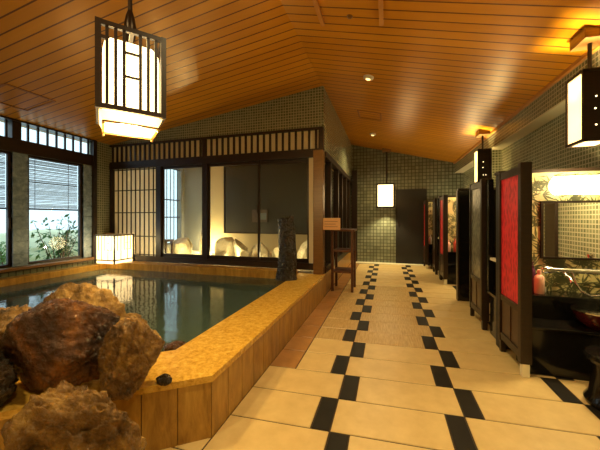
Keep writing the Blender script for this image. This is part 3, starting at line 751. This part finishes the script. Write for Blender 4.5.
def leaf_print(w, h, seed):
    rr = random.Random(seed); b = MB()
    for k in range(int(w*h*260)):
        cx, cz = rr.uniform(0.02, w-0.02), rr.uniform(0.02, h-0.02); a0 = rr.uniform(-PI, PI)
        for j in range(rr.choice((3, 4, 5, 6))):
            a = a0+(j-2)*0.45+rr.uniform(-.1, .1); L = rr.uniform(0.07, 0.13); q = L*0.075
            dx, dz = math.cos(a), math.sin(a); nx, nz = -dz, dx
            P = [(cx, cz), (cx+dx*L*.4+nx*q, cz+dz*L*.4+nz*q), (cx+dx*L, cz+dz*L), (cx+dx*L*.4-nx*q, cz+dz*L*.4-nz*q)]
            if all(0 < x < w and 0 < z < h for x, z in P): b.quad(*[(x, -0.0012, z) for x, z in P])
    return b
LPm = leaf_print(0.80, 1.10, 5)
leafmesh = None
def station(y, x=0.99, xr=XR-.01, lb=''):
    """wall section facing the camera with wallpaper, mirror and counter"""
    global leafmesh
    r = thing('washing_station', lb, 'washing station', (x, y, 0), 0, 'washing stations along the right wall'); w = xr-x
    MB().box(0, 0.0, 0, w, 0.09, 1.60, 0.003).build('partition', M['blackmatte'], r)
    MB().box(-0.01, -0.02, 1.60, w, 0.10, 1.63, 0.003).build('top_rail', M['dark'], r)
    MB().box(0.05, -0.006, 0.5, w, 0, 1.60).build('wallpaper', M['gold'], r)
    if leafmesh is None:
        o = LPm.build('leaf_print', M['leafprint'], r); leafmesh = o.data
    else:
        o = bpy.data.objects.new('leaf_print', leafmesh); C.objects.link(o); o.parent = r
    o.location = (0.03, -0.0065, 0.5)
    o['kind'] = 'stuff'
    m0, m1, z0, z1 = 0.33, w-0.02, 0.86, 1.33
    f = MB(); f.box(m0-0.018, -0.03, z0-0.018, m1, -0.008, z0); f.box(m0-0.018, -0.03, z1, m1, -0.008, z1+0.018); f.box(m0-0.018, -0.03, z0, m0, -0.008, z1)
    mf = f.build('mirror_frame', M['iron'], r)
    MB().box(m0, -0.022, z0, m1, -0.016, z1).build('mirror_glass', M['mirror'], mf)
    MB().box(0.06, -0.20, 0.10, w, -0.008, 0.545).build('upper_counter', M['black'], r)
    MB().box(0.05, -0.22, 0.545, w, -0.008, 0.56, 0.004).build('upper_counter_top', M['black'], r)
    MB().box(0.06, -0.44, 0.0, w, -0.202, 0.345).build('lower_counter', M['black'], r)
    MB().box(0.05, -0.46, 0.345, w, -0.202, 0.368, 0.005).build('lower_counter_top', M['black'], r)
    # light above the mirror
    la = thing('mirror_lamp', 'glowing lamp above the mirror of the '+' '.join(lb.split(',')[0].split()[:3]), 'lamp', (x+0.36, y-0.10, 1.36), 0, 'lamps above the mirrors')
    MB().box(0.1, 0.07, 0.09, 0.27, 0.092, 0.14, 0.003).build('bracket', M['iron'], la)
    tb = MB().tube([(0.0, 0, 0.115), (0.02, 0, 0.115), (0.35, 0, 0.115), (0.37, 0, 0.115)], [0.055, 0.078, 0.078, 0.055], 20).build('lamp_tube', M['tube'], la, True)
    return r
GS = 'privacy screens of the washing stations'
ST = [(3.12, 'nearest washing station, behind the big red screen'), (6.32, 'middle washing station with floral wall seen past the black partition'), (8.02, 'farthest washing station by the dark door')]
station(ST[0][0], lb=ST[0][1])
light('mirror_lamp_bulb', 'POINT', (1.45, 2.92, 1.50), 22, WARM2, 0.06)
station(ST[1][0], lb=ST[1][1]); light('mirror_lamp_bulb', 'POINT', (1.45, 6.12, 1.50), 26, WARM2, 0.06)
station(ST[2][0]-.03, x=0.93, lb=ST[2][1]); light('mirror_lamp_bulb', 'POINT', (1.40, 7.80, 1.50), 12, WARM2, 0.06)
screen('red_screen', 'tall red brocade screen in dark frame, largest and nearest the camera', 2.60, 3.095, M['red'], GS, 0.965)
screen('red_screen', 'narrow red brocade screen of the middle washing station', 5.80, 6.295, M['red'], GS)
screen('red_screen', 'farthest red brocade screen beside the dark door', 7.50, 7.965, M['red'], GS, 0.86)
screen('grey_screen', 'silver grey brocade screen just beyond the nearest red one', 3.58, 4.10, M['silver'], GS)
screen('grey_screen', 'dark brocade screen beyond the middle red one', 6.80, 7.20, M['silver'], GS)
# cabinets on the rear side of the stations, seen in the gap between the screens
for y, lb in ((3.212, 'black shelf unit between the big red and the grey screen'), (6.412, 'black shelf unit between the middle red and the dark screen')):
    r = thing('shelf_unit', lb, 'shelf', (1.0, y, 0), 0, 'black shelf units behind the washing stations')
    MB().box(0.03, 0, 0, 0.8, 0.30, 0.42, 0.004).build('cabinet', M['black'], r)
    MB().box(0.0, 0, 0.42, 0.8, 0.33, 0.45, 0.004).build('counter_top', M['black'], r)
    MB().box(0.03, 0, 0.75, 0.8, 0.22, 0.775, 0.003).build('shelf', M['black'], r)
    MB().box(0.1, 0, 0.80, 0.8, 0.05, 1.5, 0.003).build('back_panel', M['blackmatte'], r)
    MB().box(0.0, 0.02, 0.775, 0.06, 0.2, 0.80, 0.003).build('tray', M['cream'], r)
    MB().box(0.0, 0.25, 0.45, 0.05, 0.33, 1.60, 0.003).build('post', M['black'], r)
# black partition between the bays
r = thing('black_partition', 'plain black partition between the grey screen and the middle station', 'partition', (1.0, 4.75, 0))
MB().box(0, 0, 0, 0.81, 0.08, 1.60, 0.003).build('panel', M['black'], r)
MB().box(-0.012, -0.01, 1.60, 0.81, 0.09, 1.63, 0.003).build('top_rail', M['dark'], r)
MB().box(-0.02, -0.01, 0, 0, 0.09, 1.60, 0.003).build('edge_post', M['dark'], r)

struct(MB().box(XR-0.03, 2.03, 0, XR-0.001, 2.25, 2.3).build('trim_14', M['dark']), 'dark wooden post on the right wall')
# bottles on the counters
def bottle(x, y, z, h, rad, m, lb, pump=False, group='bottles on the station ledges'):
    r = thing('bottle', lb, 'bottle', (x, y, z), 0, group)
    MB().lathe([(rad*.92, 0), (rad, 0.006), (rad, h*.62), (rad*.9, h*.72), (rad*.45, h*.8), (rad*.36, h*.82)], n=20).build('bottle_body', m, r, True)
    if pump:
        b = MB().lathe([(rad*.45, h*.82), (rad*.45, h*.9), (rad*.15, h*.91), (rad*.15, h)], n=12); b.box(-rad*.9, -0.006, h*.98, rad*.2, 0.006, h*1.03)
        b.build('pump', m, r)
    else: MB().lathe([(rad*.42, h*.82), (rad*.42, h), (rad*.3, h*1.01)], n=14).build('cap', m, r, True)
bottle(1.235, 2.965, 0.562, 0.20, 0.037, M['bottle_pink'], 'pink round bottle on the nearest station ledge')
bottle(1.215, 3.03, 0.562, 0.25, 0.022, M['bottle_purple'], 'slim dark purple pump bottle behind the pink bottle', True)
bottle(1.295, 3.03, 0.562, 0.06, 0.016, M['white'], 'tiny white bottle right of the pink bottle')
bottle(1.12, 6.17, 0.562, 0.22, 0.04, M['bottle_pink'], 'left pink bottle on the middle station ledge')
bottle(1.24, 6.19, 0.562, 0.24, 0.035, mat('red_bottle', (0.5, 0.08, 0.05), 0.3), 'red pump bottle on the middle station ledge', True)
bottle(1.36, 6.18, 0.562, 0.18, 0.035, M['white'], 'white bottle on the middle station ledge')
bottle(1.02, 7.86, 0.562, 0.22, 0.035, M['white'], 'white bottle on the farthest station ledge')
# faucet, hose and shower head
r = thing('shower_mixer', 'chrome shower mixer with a curved hose under the nearest mirror', 'faucet', (1.42, 3.09, 0.70))
b = MB().tube([(-0.09, -0.10, 0.06), (0.30, -0.10, 0.06)], 0.021, 14); b.build('mixer_bar', M['chrome'], r, True)
for x in (0.0, 0.2): MB().tube([(x, -0.015, 0.06), (x, -0.10, 0.06)], 0.016, 12).build('wall_union', M['chrome'], r, True)
MB().tube([(-0.16, -0.10, 0.06), (-0.14, -0.10, 0.06), (-0.09, -0.10, 0.06)], [0.020, 0.03, 0.03], 14).build('control_knob', M['chrome'], r, True)
MB().tube([(0.0, -0.10, 0.05), (0.0, -0.13, 0.02), (0.0, -0.19, 0.01), (0, -0.21, -0.02)], 0.013, 10).build('spout', M['chrome'], r, True)
MB().tube([(0.06, -0.10, 0.05), (0.065, -0.13, -0.03), (0.09, -0.15, -0.09), (0.15, -0.155, -0.13), (0.23, -0.15, -0.12), (0.29, -0.14, -0.06), (0.31, -0.13, 0.04)], 0.008, 10).build('hose', M['chrome'], r, True)
MB().tube([(0.31, -0.13, 0.04), (0.315, -0.135, 0.12), (0.32, -0.15, 0.17)], [0.012, 0.016, 0.03], 12).build('shower_head', M['chrome'], r, True)
# black bowl on the lower counter, stool in front
r = thing('wash_bowl', 'glossy dark red bowl on the lower ledge of the nearest station', 'bowl', (1.52, 2.76, 0.369))
lac = mat('dark_red_lacquer', (0.05, 0.006, 0.004), 0.1)
MB().lathe([(0.06, 0), (0.07, 0.012), (0.12, 0.05), (0.145, 0.11), (0.15, 0.125), (0.14, 0.124), (0.11, 0.055), (0.02, 0.02)], n=32).build('bowl_body', lac, r, True)
MB().lathe([(0.148, 0.124), (0.155, 0.128), (0.155, 0.136), (0.144, 0.136)], n=32).build('rim', M['chrome'], r, True)
r = thing('bath_stool', 'round black stool on the floor before the nearest station', 'stool', (1.44, 2.36, 0))
MB().lathe([(0.165, 0.27), (0.19, 0.28), (0.195, 0.30), (0.185, 0.32), (0.15, 0.325)], n=36).build('seat', M['black'], r, True)
MB().lathe([(0.19, 0.0), (0.195, 0.02), (0.17, 0.06), (0.15, 0.20), (0.16, 0.27)], n=36).build('base', M['black'], r, True)

# ------------------------------------------------------------ shelf stand and sign by the side screens
r = thing('shelf_stand', 'tall dark wooden stand with shelves beside the side screens', 'stand', (-0.70, 5.0, 0))
for sx in (-1, 1):
    for sy in (-1, 1): MB().box(sx*0.16-0.02, sy*0.19-0.02, 0, sx*0.16+0.02, sy*0.19+0.02, 0.98 if sx*0 == 0 else 1, 0.003).build('leg', M['stoolwood'], r)
for z in (0.93, 0.64, 0.30):
    MB().box(-0.19 if z > .9 else -0.155, -0.23 if z > .9 else -0.19, z, 0.19 if z > .9 else 0.155, 0.23 if z > .9 else 0.19, z+0.035, 0.003).build('shelf', M['stoolwood'], r) if z < .9 else MB().box(-0.20, -0.23, 0.981, 0.20, 0.23, 1.015, 0.003).build('stand_top', M['stoolwood'], r)
r = thing('wooden_sign', 'small pale wooden notice on the corner post above the stand', 'sign', (-0.80, YG-0.02, 1.02))
MB().box(-0.15, 0, 0, 0.13, 0.015, 0.18, 0.003).build('sign_board', M['sign'], r)
b = MB()
for i in range(3): b.box(-0.11, -0.002, 0.045+i*0.04, 0.09-0.03*(i % 2), 0, 0.052+i*0.04)
b.build('lettering', M['ink'], r)

# ------------------------------------------------------------ ceiling fixtures
def on_ceiling(o, x):
    s = math.atan(0.247) if x > -0.95 else -math.atan(0.148); o.rotation_euler = (0, s, 0)
for i, (x, y, lb) in enumerate(((-0.23, 3.95, 'small white ceiling spot nearest the pitched ridge'), (-0.30, 6.72, 'small round downlight near the far end of the ceiling'))):
    r = thing('ceiling_spot', lb, 'light fixture', (x, y, zc(x)), 0, 'ceiling spots over the aisle'); on_ceiling(r, x)
    MB().lathe([(0.045, -0.03), (0.065, -0.02), (0.07, -0.0), (0.07, 0.01)], n=20).build('ring', M['white'], r, True)
    MB().lathe([(0.03, -0.034), (0.03, -0.031)], n=16).build('lens', M['paper'], r)
def hatch(x, y, w, d, lb):
    r = thing('ceiling_hatch', lb, 'hatch', (x, y, zc(x)), 0); on_ceiling(r, x)
    b = MB(); t = 0.015
    for s in (-1, 1): b.box(-w, s*d-t, -0.008, w, s*d+t, 0.001); b.box(s*w-t, -d, -0.008, s*w+t, d, 0.001)
    b.build('hatch_frame', mat('hatch_trim', (0.30, 0.11, 0.02), 0.4), r)
hatch(-0.30, 5.48, 0.2, 0.2, 'square flush hatch outline in the aisle ceiling')
hatch(-4.45, 2.55, 0.26, 0.26, 'square flush hatch outline in the ceiling above the windows')
r = thing('smoke_detector', 'tiny round detector on the ceiling between the battens', 'detector', (-0.33, 2.75, zc(-0.33))); on_ceiling(r, -0.33)
MB().lathe([(0.012, -0.02), (0.022, -0.012), (0.024, 0.0)], n=14).build('sensor', M['mid'], r, True)
MB().lathe([(0.03, -0.004), (0.03, 0.002)], n=14).build('base_plate', M['mid'], r)
